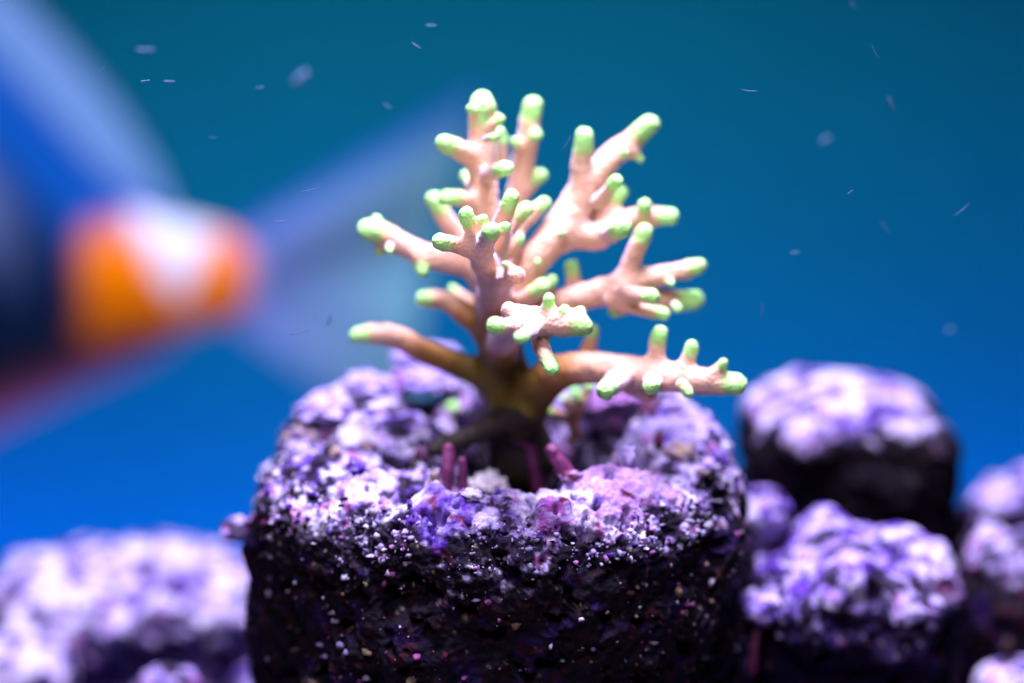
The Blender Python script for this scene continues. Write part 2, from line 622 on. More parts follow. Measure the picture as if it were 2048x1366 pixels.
# small shelves of crust overhanging the hollows
for k, (px, py, r, up, c1) in enumerate(((850, 762, 4.2, 1.2, PALE), (855, 722, 4.5, 1.4, PALE), (1215, 815, 4.0, 1.5, PINK * 0.5 + PALE * 0.4), (735, 790, 3.0, 1.0, PALE), (650, 825, 3.2, 0.9, PALE), (1320, 800, 3.4, 1.0, GREY))):
    C, Fk = cubesphere(22)
    d = C / np.linalg.norm(C, axis=1)[:, None]
    p = G(px, py, ZT)
    V = d * (1 + 0.5 * fbm(d * 1.8 + k * 4.1, 4) + 0.2 * (0.5 - worley(d * 3 + k)))[:, None] * np.array([r, r * 0.95, 1.25])
    cc = lerp(np.tile(c1, (len(V), 1)), VIOLET, sstep(0.1, 0.5, fbm(V / 2 + k, 3)) * 0.7)
    z0 = plug_z(p[0], p[1])
    link('crust_shelf', mesh_np('crust_shelf', (V + np.array([0, 0, up])) * 0.001 + np.array([p[0], p[1], max(z0, ZT - 0.001)]) - PLUG_C, Fk, M_ROCK, color=np.clip(cc, 0, 1)), plug)

# the rocks round it
rock('reef_rock', 'broad rounded lavender rock lying low beside the large block', 265, 1120, 62, (25, 20, 14), 80, 2.0, vexp=3.2, hexp=2.3, rough=0.75, crust_z=-4.5, crust_fade=2.5, crust_noise=0.9, bigamp=3.2, bigscale=14, dark=np.array([0.008, 0.004, 0.045]), specks=0.5, pale=1.1, detail=0.6)  # dark: blue shade of its front face painted in
rock('reef_rock', 'flat-topped rock with a sheer black face behind the large block', 1715, 790, 44, (16.8, 14, 27), 80, 3.0, hexp=3.2, vexp=8, rough=0.75, crust_z=-2.4, crust_fade=1.5, crust_noise=0.5, bigamp=2.6, bigscale=13, specks=0.12, top_fn=lambda V: -0.05 * np.clip(V[:, 0] - 1, 0, 99) ** 1.6, pale=0.7, violet=-0.15, detail=0.5, pits=0.4, dark=DARK * 0.4)  # black of the face is shade put into its colour
rock('reef_rock', 'knobbly pink-lavender rock in front of the flat-topped rock', 1715, 1100, 6, (15.2, 13, 22), 105, 4.0, hexp=2.8, vexp=6, rough=0.95, crust_z=-4, crust_fade=2.5, crust_noise=1.2, bigamp=3.4, bigscale=12, dark=np.array([0.008, 0.004, 0.03]), specks=0.5, pale=0.5, violet=0.05, detail=0.8)  # dark: bluish shade on the lower front, painted as colour
rock('reef_rock', 'low lavender rock behind the dark-sided small rock', 2040, 955, 52, (10.5, 10, 25), 50, 5.0, vexp=3.5, rough=0.8, crust_z=-3, crust_fade=2, bigamp=3.0, bigscale=11, pale=0.6, detail=0.5, pits=0.4)
rock('reef_rock', 'dark-sided small rock with lavender cap by the knobbly rock', 2050, 1060, 26, (10, 9, 24), 50, 6.0, vexp=4, rough=0.8, crust_z=-2, crust_fade=1.5, bigamp=3.0, bigscale=11, pale=0.6, detail=0.5, pits=0.4)
rock('rubble_stone', 'bleached white stone at the foot of the broad lavender rock', 30, 1275, 42, (9.5, 8, 9), 60, 7.0, vexp=3, rough=0.4, crust_z=-30, pale=1.6, detail=0.5, pits=0.0)
rock('rubble_stone', 'pale white stone at the foot of the dark-sided small rock', 2030, 1335, 10, (6.5, 6, 9), 60, 8.0, vexp=3, rough=0.4, crust_z=-30, pale=1.6, detail=0.5, pits=0.0)
rock('rubble_stone', 'small pinkish rubble stone between broad rock and large block', 345, 1330, 12, (6, 5, 8), 50, 9.0, vexp=2.6, rough=0.7, crust_z=-2, crust_fade=2, pale=0.3, violet=0.2, detail=0.8)
rock('rubble_stone', 'small lavender stone wedged between large block and flat-topped rock', 1520, 985, 16, (4.0, 4.5, 12), 60, 10.0, vexp=4, rough=1.0, crust_z=-6, crust_fade=3, pale=0.6, detail=0.8)
rock('rubble_stone', 'flat lavender chip stuck between large block and knobbly rock', 1515, 1190, -4, (3.6, 4, 1.6), 50, 12.0, vexp=4, rough=0.9, crust_z=-5, crust_fade=3, pale=0.7, detail=0.8)

rock('rubble_stone', 'ragged pinkish chip on the near shoulder of the knobbly rock', 1560, 1140, 0, (3.4, 3, 1.4), 36, 14.0, vexp=3, rough=0.9, crust_z=-5, crust_fade=3, pale=0.4, detail=0.8)
rock('rubble_stone', 'small violet knob clinging to the sheer side of the large block', 484, 1050, -2, (2.8, 2.6, 1.0), 30, 15.0, vexp=3, rough=0.7, crust_z=-5, crust_fade=3, pale=0.3, detail=0.8)

# ------------------------------------------------------------------ the branching coral
# (pixel x, pixel y, depth mm, radius px) chains; a chain with a parent is a branchlet
TR = 'trunk'
CH = []          # name, parent index or None, points, green tip?


def ch(pts, parent=None, tip=True, name=None):
    if name != 'trunk':
        pts = [(x, y, z, r * 0.88) for x, y, z, r in pts]
    CH.append(dict(pts=pts, parent=parent, tip=tip, name=name or ('branch' if parent is None else 'branchlet')))
    return len(CH) - 1


ch([(1045, 915, 2, 70), (1032, 850, 2, 58), (1020, 790, 1, 52), (1002, 705, 1, 44), (990, 620, 0, 39), (988, 560, 0, 36)], tip=False, name='trunk')
b = ch([(988, 580, 0, 36), (970, 460, -1, 34), (965, 350, 0, 33), (963, 260, 1, 30), (963, 206, 1, 25)])
ch([(950, 318, 0, 24), (917, 298, -2, 23), (888, 284, -3, 19)], b)
ch([(975, 348, -3, 18), (1012, 337, -7, 17)], b)
ch([(975, 258, 0, 13), (999, 238, 0, 12)], b)
ch([(950, 235, 0, 11), (939, 216, -1, 9)], b)
ch([(975, 218, 0, 10), (985, 213, 0, 8)], b)
ch([(975, 280, 2, 13), (1002, 264, 3, 12)], b)
ch([(972, 278, -4, 10), (987, 274, -6, 9)], b)
ch([(960, 405, -1, 20), (925, 398, -3, 19), (893, 395, -4, 18)], b)
ch([(960, 400, 5, 17), (932, 352, 9, 13)], b)
b = ch([(975, 560, 3, 28), (920, 480, 5, 24), (893, 440, 5, 22), (869, 400, 5, 18)])
b = ch([(992, 560, 4, 32), (1020, 450, 7, 27), (1042, 350, 8, 26), (1055, 270, 8, 25), (1064, 212, 8, 21)])
ch([(1060, 285, 7, 12), (1074, 270, 6, 11)], b)
ch([(1045, 300, 7, 10), (1028, 283, 6, 9)], b)
ch([(1050, 378, 8, 16), (1081, 351, 8, 14)], b)
ch([(1000, 330, 9, 14), (1004, 275, 9, 11)], b)
b = ch([(1000, 600, -2, 34), (1060, 530, -2, 36), (1125, 450, 0, 39), (1170, 380, 2, 36), (1212, 325, 3, 30), (1255, 287, 4, 26), (1298, 250, 4, 21)])
ch([(1165, 385, 1, 24), (1163, 320, 1, 22), (1169, 272, 1, 20)], b)
ch([(1260, 300, 3, 11), (1281, 318, 3, 9)], b)
ch([(1246, 308, -1, 11), (1246, 307, -3, 10)], b)
ch([(1195, 430, 3, 19), (1222, 410, 3, 18), (1241, 384, 3, 16)], b)
ch([(1195, 405, -3, 16), (1234, 362, -6, 14)], b)
ch([(1065, 520, -2, 16), (1062, 500, -2, 13)], b, tip=False)
ch([(1123, 468, -4, 8), (1123, 466, -6, 7)], b)
ch([(1075, 525, -6, 8), (1075, 524, -7, 7)], b)
b = ch([(1135, 470, 0, 32), (1195, 470, 0, 27), (1250, 442, 1, 25), (1300, 434, 2, 23), (1340, 432, 2, 19)])
ch([(1288, 428, 1, 15), (1290, 408, 0, 13)], b)
ch([(1215, 468, -4, 22), (1242, 455, -10, 23)], b)
ch([(1190, 485, 0, 18), (1205, 487, 0, 12)], b, tip=False)
b = ch([(990, 640, -2, 36), (985, 560, -8, 33), (965, 515, -14, 30), (960, 490, -18, 27)], tip=False)
ch([(955, 490, -18, 19), (942, 455, -20, 18), (931, 428, -21, 16)], b)
ch([(955, 500, -17, 22), (915, 490, -20, 20), (880, 484, -22, 18)], b)
ch([(965, 495, -18, 22), (975, 475, -25, 20), (981, 462, -30, 19)], b)
ch([(965, 475, -18, 13), (968, 436, -20, 11)], b)
ch([(975, 475, -18, 14), (1012, 454, -22, 12)], b)
b = ch([(988, 560, -4, 28), (1000, 470, -10, 22), (1010, 425, -12, 20), (1024, 394, -13, 17)])
ch([(1003, 470, -8, 20), (1030, 440, -7, 19), (1054, 418, -7, 17)], b)
ch([(1012, 500, -4, 22), (1045, 445, -2, 20), (1087, 406, -1, 16)], b)
ch([(1025, 500, -4, 14), (1040, 478, -4, 9)], b)
b = ch([(985, 590, -6, 26), (1010, 560, -14, 23), (1032, 551, -17, 20)], tip=False)
ch([(1025, 535, -14, 10), (1008, 527, -17, 7)], b)
b = ch([(985, 560, 0, 34), (930, 530, -1, 29), (850, 510, -2, 28), (790, 480, -2, 27), (735, 459, -2, 23)])
ch([(760, 465, -1, 16), (752, 438, 0, 11)], b)
ch([(785, 490, -2, 14), (757, 504, -2, 10)], b)
ch([(780, 492, -6, 10), (778, 502, -7, 8)], b)
ch([(838, 515, -3, 18), (843, 543, -4, 14)], b)
b = ch([(985, 670, 2, 36), (935, 630, 4, 26), (890, 602, 5, 22), (846, 597, 5, 17)])
ch([(940, 610, 9, 16), (905, 578, 11, 11)], b)
b = ch([(1010, 770, 2, 44), (930, 735, 3, 32), (860, 708, 2, 28), (800, 678, 1, 26), (755, 668, 0, 24), (716, 671, -1, 18)])
b = ch([(1000, 640, 2, 32), (1080, 612, 0, 30), (1160, 595, -2, 31), (1235, 575, -3, 30), (1300, 555, -2, 26), (1350, 543, -1, 22), (1396, 533, -1, 18)])
ch([(1240, 575, -3, 26), (1265, 520, -3, 22), (1288, 464, -3, 18)], b)
ch([(1150, 590, 0, 20), (1143, 533, 2, 15)], b)
ch([(1235, 585, -2, 28), (1310, 600, 0, 26), (1388, 601, 0, 22)], b)
ch([(1250, 585, -7, 20), (1305, 593, -12, 17)], b)
ch([(1225, 600, -6, 22), (1280, 615, -7, 18), (1328, 629, -7, 14)], b)
ch([(1260, 610, -3, 18), (1228, 625, -3, 13)], b)
ch([(1340, 565, -3, 10), (1344, 567, -4, 8)], b)
ch([(1352, 610, -5, 10), (1357, 618, -6, 9)], b)
b = ch([(1005, 640, -4, 28), (1050, 598, -7, 20), (1084, 572, -8, 16)])
ch([(1070, 595, -4, 16), (1104, 561, -3, 14)], b)
b = ch([(1000, 700, -2, 40), (1015, 660, -16, 33), (1060, 640, -25, 32), (1110, 645, -30, 32), (1150, 650, -33, 27), (1166, 652, -33, 22)])
ch([(1045, 635, -23, 27), (1018, 620, -24, 19)], b, tip=False)
ch([(1045, 650, -25, 24), (1010, 652, -30, 21), (990, 652, -33, 18)], b)
ch([(1095, 635, -29, 18), (1099, 598, -30, 13)], b)
ch([(1125, 635, -31, 14), (1127, 617, -32, 11)], b)
ch([(1150, 635, -32, 12), (1162, 620, -32, 8)], b)
ch([(1070, 655, -30, 19), (1052, 668, -35, 17), (1042, 676, -38, 15)], b)
ch([(1072, 665, -27, 22), (1090, 710, -31, 20), (1106, 738, -33, 16)], b)
b = ch([(1035, 830, -2, 56), (1100, 755, -4, 44), (1180, 735, -7, 36), (1270, 745, -10, 38), (1370, 758, -13, 33), (1430, 764, -15, 29), (1474, 769, -16, 23)])
ch([(1308, 735, -11, 22), (1313, 700, -11, 20), (1319, 668, -11, 18)], b)
ch([(1368, 745, -13, 18), (1385, 691, -13, 15)], b)
ch([(1420, 755, -15, 16), (1447, 726, -16, 12)], b)
ch([(1240, 755, -13, 27), (1212, 781, -20, 22)], b)
ch([(1305, 760, -16, 22), (1303, 772, -22, 19)], b)
ch([(1365, 768, -18, 15), (1377, 786, -19, 11)], b)
ch([(1255, 770, -9, 22), (1300, 788, -10, 17)], b, tip=False)
ch([(1165, 735, -3, 24), (1180, 690, -1, 18), (1186, 660, -1, 14)], b)
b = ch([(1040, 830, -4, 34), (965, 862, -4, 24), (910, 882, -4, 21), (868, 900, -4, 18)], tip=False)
SHADED_STUB = b


def smooth_chain(pts, tip=False):
    """catmull-rom through the control points -> world points and radii (m)"""
    W = np.array([np.append(P(x, y, z), r * PXM(z)) for x, y, z, r in pts])
    W[-1, 3] *= 1.06 if tip else 1.0
    if len(W) < 3:
        return W
    out = []
    ext = np.vstack([2 * W[0] - W[1], W, 2 * W[-1] - W[-2]])
    for i in range(1, len(ext) - 2):
        p0, p1, p2, p3 = ext[i - 1], ext[i], ext[i + 1], ext[i + 2]
        for t in np.linspace(0, 1, 4, endpoint=False):
            out.append(0.5 * ((2 * p1) + (-p0 + p2) * t + (2 * p0 - 5 * p1 + 4 * p2 - p3) * t * t + (-p0 + 3 * p1 - 3 * p2 + p3) * t ** 3))
    out.append(W[-1])
    return np.array(out)


for c_ in CH:
    c_['w'] = smooth_chain(c_['pts'], c_['tip'])
allp = np.concatenate([c_['w'] for c_ in CH])
H = 0.00033
lo = allp[:, :3].min(0) - 0.006
hi = allp[:, :3].max(0) + 0.006
dims = np.ceil((hi - lo) / H).astype(int) + 1
field = np.full(dims, 0.005, dtype=np.float32)
cid = np.full(dims, -1, dtype=np.int16)
best = np.full(dims, 0.005, dtype=np.float32)
PAD = 0.0045
for ci, c_ in enumerate(CH):
    w = c_['w']
    i0 = np.maximum(np.floor((w[:, :3].min(0) - w[:, 3].max() - PAD - lo) / H).astype(int), 0)
    i1 = np.minimum(np.ceil((w[:, :3].max(0) + w[:, 3].max() + PAD - lo) / H).astype(int) + 1, dims)
    sl = tuple(slice(a_, b_) for a_, b_ in zip(i0, i1))
    ax = [lo[k] + np.arange(i0[k], i1[k]) * H for k in range(3)]
    X, Y, Z = np.meshgrid(*ax, indexing='ij', sparse=True)
    dmin = None
    for s in range(len(w) - 1):
        a_, b_ = w[s], w[s + 1]
        ab = b_[:3] - a_[:3]
        L2 = float(ab @ ab) + 1e-12
        t = np.clip(((X - a_[0]) * ab[0] + (Y - a_[1]) * ab[1] + (Z - a_[2]) * ab[2]) / L2, 0, 1)
        d = np.sqrt((X - a_[0] - t * ab[0]) ** 2 + (Y - a_[1] - t * ab[1]) ** 2 + (Z - a_[2] - t * ab[2]) ** 2) - (a_[3] + t * (b_[3] - a_[3]))
        dmin = d if dmin is None else np.minimum(dmin, d)
    dmin = dmin.astype(np.float32)
    kk = 0.0011 if c_['parent'] is not None else 0.0018
    f = field[sl]
    h_ = np.maximum(kk - np.abs(f - dmin), 0) / kk
    field[sl] = np.minimum(f, dmin) - h_ * h_ * kk * 0.25
    upd = dmin < best[sl]
    best[sl][upd] = dmin[upd]
    cid[sl][upd] = ci


def surface_nets(fld):
    s = fld < 0
    nx, ny, nz = fld.shape
    cnt = np.zeros((nx - 1, ny - 1, nz - 1), dtype=np.int8)
    for a_ in (0, 1):
        for b_ in (0, 1):
            for c2 in (0, 1):
                cnt += s[a_:nx - 1 + a_, b_:ny - 1 + b_, c2:nz - 1 + c2]
    act = np.argwhere((cnt > 0) & (cnt < 8))
    idx = np.full(cnt.shape, -1, dtype=np.int64)
    idx[tuple(act.T)] = np.arange(len(act))
    corner = {}
    for a_ in (0, 1):
        for b_ in (0, 1):
            for c2 in (0, 1):
                corner[(a_, b_, c2)] = fld[act[:, 0] + a_, act[:, 1] + b_, act[:, 2] + c2]
    acc, num = np.zeros((len(act), 3)), np.zeros(len(act))
    ks = list(corner)
    for u in ks:
        for ax in range(3):
            if u[ax] == 0:
                v = tuple(1 if k == ax else u[k] for k in range(3))
                f0, f1 = corner[u], corner[v]
                x = (f0 < 0) != (f1 < 0)
                t = np.where(x, f0 / np.where(x, f0 - f1, 1), 0)
                pos = np.tile(np.array(u, float), (len(act), 1))
                pos[:, ax] += t
                acc += pos * x[:, None]
                num += x
    V_ = act + acc / num[:, None]
    quads = []
    for ax in range(3):
        a1, a2 = (ax + 1) % 3, (ax + 2) % 3
        s0 = [slice(None)] * 3
        s1 = [slice(None)] * 3
        s0[ax], s1[ax] = slice(0, -1), slice(1, None)
        e = s[tuple(s0)] != s[tuple(s1)]
        pts = np.argwhere(e)
        pts = pts[(pts[:, a1] > 0) & (pts[:, a2] > 0) & (pts[:, a1] < fld.shape[a1] - 1) & (pts[:, a2] < fld.shape[a2] - 1)]
        inside = s[tuple(pts.T)]
        def g(o1, o2):
            q = pts.copy()
            q[:, a1] -= o1
            q[:, a2] -= o2
            return idx[tuple(q.T)]
        q = np.stack([g(1, 1), g(0, 1), g(0, 0), g(1, 0)], -1)
        q[~inside] = q[~inside][:, ::-1]
        quads.append(q)
    return V_, np.concatenate(quads)


def sample(fld, g):
    i = np.clip(np.floor(g).astype(int), 0, np.array(fld.shape) - 2)
    f = g - i
    o = 0
    for a_ in (0, 1):
        for b_ in (0, 1):
            for c2 in (0, 1):
                wt = (f[:, 0] if a_ else 1 - f[:, 0]) * (f[:, 1] if b_ else 1 - f[:, 1]) * (f[:, 2] if c2 else 1 - f[:, 2])
                o = o + wt * fld[i[:, 0] + a_, i[:, 1] + b_, i[:, 2] + c2]
    return o


# a little unevenness in the flesh
gv, gf = surface_nets(field)
CV = gv * H + lo
e3 = np.eye(3)
CN = np.stack([sample(field, gv + e3[k]) - sample(field, gv - e3[k]) for k in range(3)], -1)
CN /= np.linalg.norm(CN, axis=1)[:, None] + 1e-12
vid = cid[tuple(np.round(gv).astype(int).T)]
mm = CV * 1000
CV = CV + CN * (0.00022 * fbm(mm / 2.6, 2) + 0.00007 * fbm(mm / 0.8 + 7, 2))[:, None]
CN2 = vnormals(CV, gf)
CN = CN * 0.35 + CN2 * 0.65
CN /= np.linalg.norm(CN, axis=1)[:, None]
tipness = np.zeros(len(CV))
rt = np.random.default_rng(4)
for ci, c_ in enumerate(CH):
    if c_['tip']:
        mk = vid == ci
        e = c_['w'][-1]
        d = np.linalg.norm(CV[mk] - e[:3], axis=1)
        reach = max(e[3] * rt.uniform(1.6, 2.4), 0.0010)
        tipness[mk] = 1 - sstep(reach * 0.35, reach * 1.2, d + 0.0003 * fbm(CV[mk] * 900, 2))
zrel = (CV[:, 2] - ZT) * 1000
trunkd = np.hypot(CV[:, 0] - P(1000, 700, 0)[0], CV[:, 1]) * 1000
oliv = (1 - sstep(11, 32, zrel + 0.85 * trunkd + 2 * fbm(mm / 6, 2))) * (1 - tipness)  # olive pigment low on the trunk, some shade painted in with it

oliv += 0.25 * (1 - sstep(-1.0, 7.0, zrel + 2 * fbm(mm / 4 + 3, 2))) * (trunkd < 12)  # shade down in the hollow, painted into the trunk's foot
oliv[vid == SHADED_STUB] = 1.25  # branch lying in shadow, its shade painted near-black
foot = P(1040, 905, -2)
coral = bpy.data.objects.new('branching_coral', None)
coral.empty_display_size = 0.01
coral.location = foot
COL.objects.link(coral)
tag(coral, 'pink branching stony coral with bright green tips growing on the large block', 'coral')
fid = vid[gf[:, 0]]
parts = {}
for ci, c_ in enumerate(CH):
    fs = gf[fid == ci]
    if len(fs) == 0:
        continue
    used, inv = np.unique(fs, return_inverse=True)
    par = coral if c_['parent'] is None else parts.get(c_['parent'], coral)
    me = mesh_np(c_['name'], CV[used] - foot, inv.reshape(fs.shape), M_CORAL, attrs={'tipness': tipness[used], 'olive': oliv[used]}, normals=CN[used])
    parts[ci] = link(c_['name'], me, par)

# ------------------------------------------------------------------ small growths on the plug rock
def tube(name, pts, mat, parent=None, attrs_tip=None, seg=10, wob=0.12, seed=0):
    """an uneven tapering stalk through (point, radius) with a rounded end"""
    W = np.array([np.append(p, r) for p, r in pts], dtype=float)
    dense = []
    for i in range(len(W) - 1):
        for t in np.linspace(0, 1, 6, endpoint=False):
            dense.append(W[i] * (1 - t) + W[i + 1] * t)
    dense.append(W[-1])
    last, dirn = W[-1], W[-1][:3] - W[-2][:3]
    dirn = dirn / np.linalg.norm(dirn)
    for a_ in (30, 55, 75, 88):
        dense.append(np.append(last[:3] + dirn * last[3] * math.sin(R(a_)), last[3] * math.cos(R(a_))))
    D_ = np.array(dense)
    T = np.gradient(D_[:, :3], axis=0)
    T /= np.linalg.norm(T, axis=1)[:, None]
    ref = np.array([0.31, 0.9, 0.2])
    A = np.cross(T, ref)
    A /= np.linalg.norm(A, axis=1)[:, None]
    B = np.cross(T, A)
    th = np.arange(seg) / seg * 2 * math.pi
    V = D_[:, None, :3] + D_[:, None, 3:4] * (np.cos(th)[None, :, None] * A[:, None] + np.sin(th)[None, :, None] * B[:, None])
    V = V.reshape(-1, 3)
    rr = np.repeat(D_[:, 3], seg)
    cen = np.repeat(D_[:, :3], seg, axis=0)
    V = cen + (V - cen) * (1 + wob * 2 * fbm(V * 1000 / 0.8 + seed * 5, 2))[:, None]
    F = np.array(grid_faces(len(D_), seg, True))
    attrs = None
    if attrs_tip is not None:
        t = np.repeat(np.linspace(0, 1, len(D_)), seg)
        attrs = {'tipness': sstep(attrs_tip, min(attrs_tip + 0.3, 1.0), t), 'olive': np.full(len(V), 0.25)}
    org = W[0][:3] if parent is None else np.array(parent.location)
    o = link(name, mesh_np(name, V - org, F, mat, attrs=attrs), parent, loc=org if parent is None else None)
    return o


def on_plug(px, py, sink=0.0008):
    g = G(px, py, ZT - 0.003)
    return np.array([g[0], g[1], plug_z(g[0], g[1]) - sink])


def stalk(label, base_px, tops, r0, r1, seed, group=None):
    p0 = on_plug(*base_px)
    ymm = p0[1] * 1000
    pts = [(p0, r0 * PXM(ymm))]
    for k, (x, y, dy) in enumerate(tops):
        t = (k + 1) / len(tops)
        pts.append((P(x, y, ymm + dy), (r0 + (r1 - r0) * t) * PXM(ymm)))
    o = tube('coralline_stalk', pts, M_NUB, seed=seed, wob=0.2)
    tag(o, label, 'algae', group)


stalk('upright maroon coralline stalk with pale tip beside the white sponge', (888, 985), [(895, 940, 0), (898, 898, 1)], 17, 12, 1)
stalk('short pink coralline stalk rising between maroon stalk and white sponge', (928, 985), [(926, 945, 0), (925, 922, 0)], 10, 8, 2)
stalk('leaning maroon coralline stalk with whitish tip on the purple crust', (1165, 985), [(1135, 945, 0), (1110, 915, 0), (1102, 900, 0)], 17, 12, 3)
stalk('stubby dark red coralline spike behind the purple crust', (1180, 985), [(1176, 962, 0), (1174, 948, 0)], 11, 7, 4)
stalk('slim reddish coralline stalk leaning in the hollow under the coral', (1095, 925), [(1060, 895, 0), (1025, 872, 0)], 14, 9, 5)


o = tube('coralline_stalk', [(P(1512, 1262, -6), 8 * PXM(-6)), (P(1508, 1300, -7), 9 * PXM(-7)), (P(1503, 1340, -7), 11 * PXM(-7))], M_NUB, seed=6, wob=0.2)
tag(o, 'drooping violet coralline finger in the gap beside the knobbly rock', 'algae')


def lump(name, label, cat, p, r, mat, seed, flat=0.75, N=16, bumps=0.25, color=None, attrs=None):
    C, F = cubesphere(N)
    d = C / np.linalg.norm(C, axis=1)[:, None]
    V = d * (1 + bumps * fbm(d * 1.7 + seed * 3.1, 3) + bumps * 0.5 * (0.5 - worley(d * 3 + seed)))[:, None] * np.array([r, r, r * flat])
    at = None
    if attrs:
        at = {'tipness': sstep(-0.1, 0.5, d[:, 2] + 0.5 * fbm(d * 2 + seed, 2)), 'olive': np.full(len(V), 0.3)}
    o = link(name, mesh_np(name, V, F, mat, color=color, attrs=at), loc=p)
    return tag(o, label, cat)


p = on_plug(968, 962, 0)
lump('sponge', 'whitish fluffy sponge lump at the foot of the coral', 'sponge', p + np.array([0, 0, 0.0016]), 0.0032, M_SPONGE, 3, 0.9, 24, 0.4)
for px, py, r, lab in ((830, 838, 13, 'tiny green polyp by the dark hole in the crust'), (935, 838, 19, 'green-topped polyp beside the dark stub at the coral foot'),
                       (745, 850, 11, 'tiny pale green polyp out on the open crust'), (1175, 925, 14, 'small green polyp tucked behind the purple crust'), (905, 815, 13, 'small pale green polyp just above the hollow')):
    p = on_plug(px, py, 0)
    lump('polyp', lab, 'polyp', p + np.array([0, 0, 0.0003]), r * PXM(p[1] * 1000), M_CORAL, px * 0.01, 0.8, 12, 0.3, attrs=True)
for px, py, r, lab in ((815, 762, 13, 'shiny round bead beside the lowest orange branch'), (748, 890, 9, 'small shiny bead sitting on the open pale crust')):
    p = on_plug(px, py, 0)
    lump('bead', lab, 'bead', p + np.array([0, 0, 0.0009]), r * PXM(p[1] * 1000), M_BEAD, px * 0.01, 1.0, 10, 0.05)

# forked young coral at the foot
q = on_plug(1150, 880)
sp = bpy.data.objects.new('coral_sprout', None)
sp.empty_display_size = 0.004
sp.location = q
COL.objects.link(sp)
tag(sp, 'small forked young coral with green tips sprouting from the hollow', 'coral')
yq = q[1] * 1000
for k, (pts) in enumerate(([(1150, 882, 0, 14), (1148, 845, 0, 13), (1158, 812, 0, 12), (1150, 785, 0, 12)], [(1148, 850, 0, 10), (1120, 830, 0, 11), (1095, 822, -1, 10)], [(1152, 815, 0, 10), (1172, 790, 1, 11), (1180, 772, 1, 10)], [(1150, 830, 0, 9), (1128, 800, -1, 10)])):
    tube('stem', [(P(x, y, yq + dy), r * PXM(yq)) for x, y, dy, r in pts], M_CORAL, sp, attrs_tip=0.55, seed=k, wob=0.18)

# ------------------------------------------------------------------ the fish behind
FY = 310.0
SC = PXM(FY)


def FP(px, py, off=0.0):
    p = P(px, py, FY)
    return np.array([p[0], p[1] + off, p[2]])


fish = bpy.data.objects.new('fish', None)
fish.empty_display_size = 0.05
FO = FP(0, 420)
fish.location = FO
COL.objects.link(fish)
tag(fish, 'dark blue fish with orange tail-base patches swimming behind the coral', 'fish')

prof = np.array([  # px x, top, bottom, half thickness px
    (520, 500, 610, 14), (480, 478, 628, 34), (440, 462, 640, 50), (390, 452, 652, 62), (330, 436, 662, 74), (260, 405, 672, 90), (190, 362, 690, 106), (100, 268, 716, 128),
    (0, 150, 745, 150), (-150, 0, 800, 178), (-350, -110, 850, 200), (-600, -160, 870, 208), (-900, -120, 840, 205), (-1150, -10, 770, 185), (-1350, 150, 690, 145), (-1500, 300, 610, 95), (-1580, 390, 540, 55), (-1610, 430, 500, 22), (-1616, 460, 476, 4)], float)
st = np.linspace(0, 1, 90)
sx = np.linspace(0, 1, len(prof))
PR = np.stack([np.interp(st, sx, prof[:, k]) for k in range(4)], -1)
ker = np.array([1, 2, 3, 2, 1]) / 9
for k in range(1, 4):
    PR[:, k] = np.convolve(np.pad(PR[:, k], 2, mode='edge'), ker, mode='valid')
seg = 56
th = np.arange(seg) / seg * 2 * math.pi
V, UV = [], []
for x, t, b_, hw in PR:
    cy, hh = (t + b_) / 2, (b_ - t) / 2
    for a_ in th:
        v = math.cos(a_)
        py = cy - hh * v
        V.append(FP(x, py, -math.copysign(abs(math.sin(a_)) ** 0.85, math.sin(a_)) * hw * SC))
        UV.append((x, py))
nb = len(V)
V.append(FP(PR[0, 0], (PR[0, 1] + PR[0, 2]) / 2)); UV.append((PR[0, 0], 555))
V.append(FP(PR[-1, 0], (PR[-1, 1] + PR[-1, 2]) / 2)); UV.append((PR[-1, 0], 468))
F = grid_faces(len(PR), seg, True)
V, UV, F = np.array(V), np.array(UV), np.array(F)
u, v = UV[:, 0], UV[:, 1]
wig = 12 * fbm(np.stack([u / 60, v / 60, 0 * u], -1), 2)
NAVY, BLUE = np.array([0.002, 0.015, 0.055]), np.array([0.002, 0.06, 0.26])
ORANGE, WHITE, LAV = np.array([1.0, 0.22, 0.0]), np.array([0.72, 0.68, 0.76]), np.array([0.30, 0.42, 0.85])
topl = np.interp(u, PR[::-1, 0], PR[::-1, 1])
colf = np.tile(NAVY, (len(V), 1))
colf = lerp(colf, BLUE, 1 - sstep(60, 210, v - topl + wig))
colf = lerp(colf, LAV * 0.4, (1 - sstep(-40, 120, u)) * sstep(110, 200, v - topl) * (1 - sstep(230, 420, v - topl)))
colf = lerp(colf, ORANGE, sstep(150, 205, u + wig) * sstep(395, 470, v + wig))
colf = lerp(colf, np.array([0.50, 0.36, 0.50]), sstep(230, 300, u) * (1 - sstep(430, 490, v + wig)))
lit_saddle = sstep(0, 26, (v - 415) * 0 + 92 - np.abs(u - 362 + wig) - 0.52 * (v - 440))  # top-light highlight on the tail base, painted into the skin colour
colf = lerp(colf, WHITE, lit_saddle)
colf = lerp(colf, np.array([0.35, 0.30, 0.55]), sstep(478, 512, u))
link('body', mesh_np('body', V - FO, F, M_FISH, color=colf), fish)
# close the tail end and the mouth with the fin and a small snout piece
for ex in (-1, 1):
    C, Fq = cubesphere(10)
    d = C / np.linalg.norm(C, axis=1)[:, None]
    link('eye', mesh_np('eye', d * np.array([0.0065, 0.0035, 0.0065]) + FP(-1290, 320, ex * 120 * SC) - FO, Fq, M_EYE), fish)


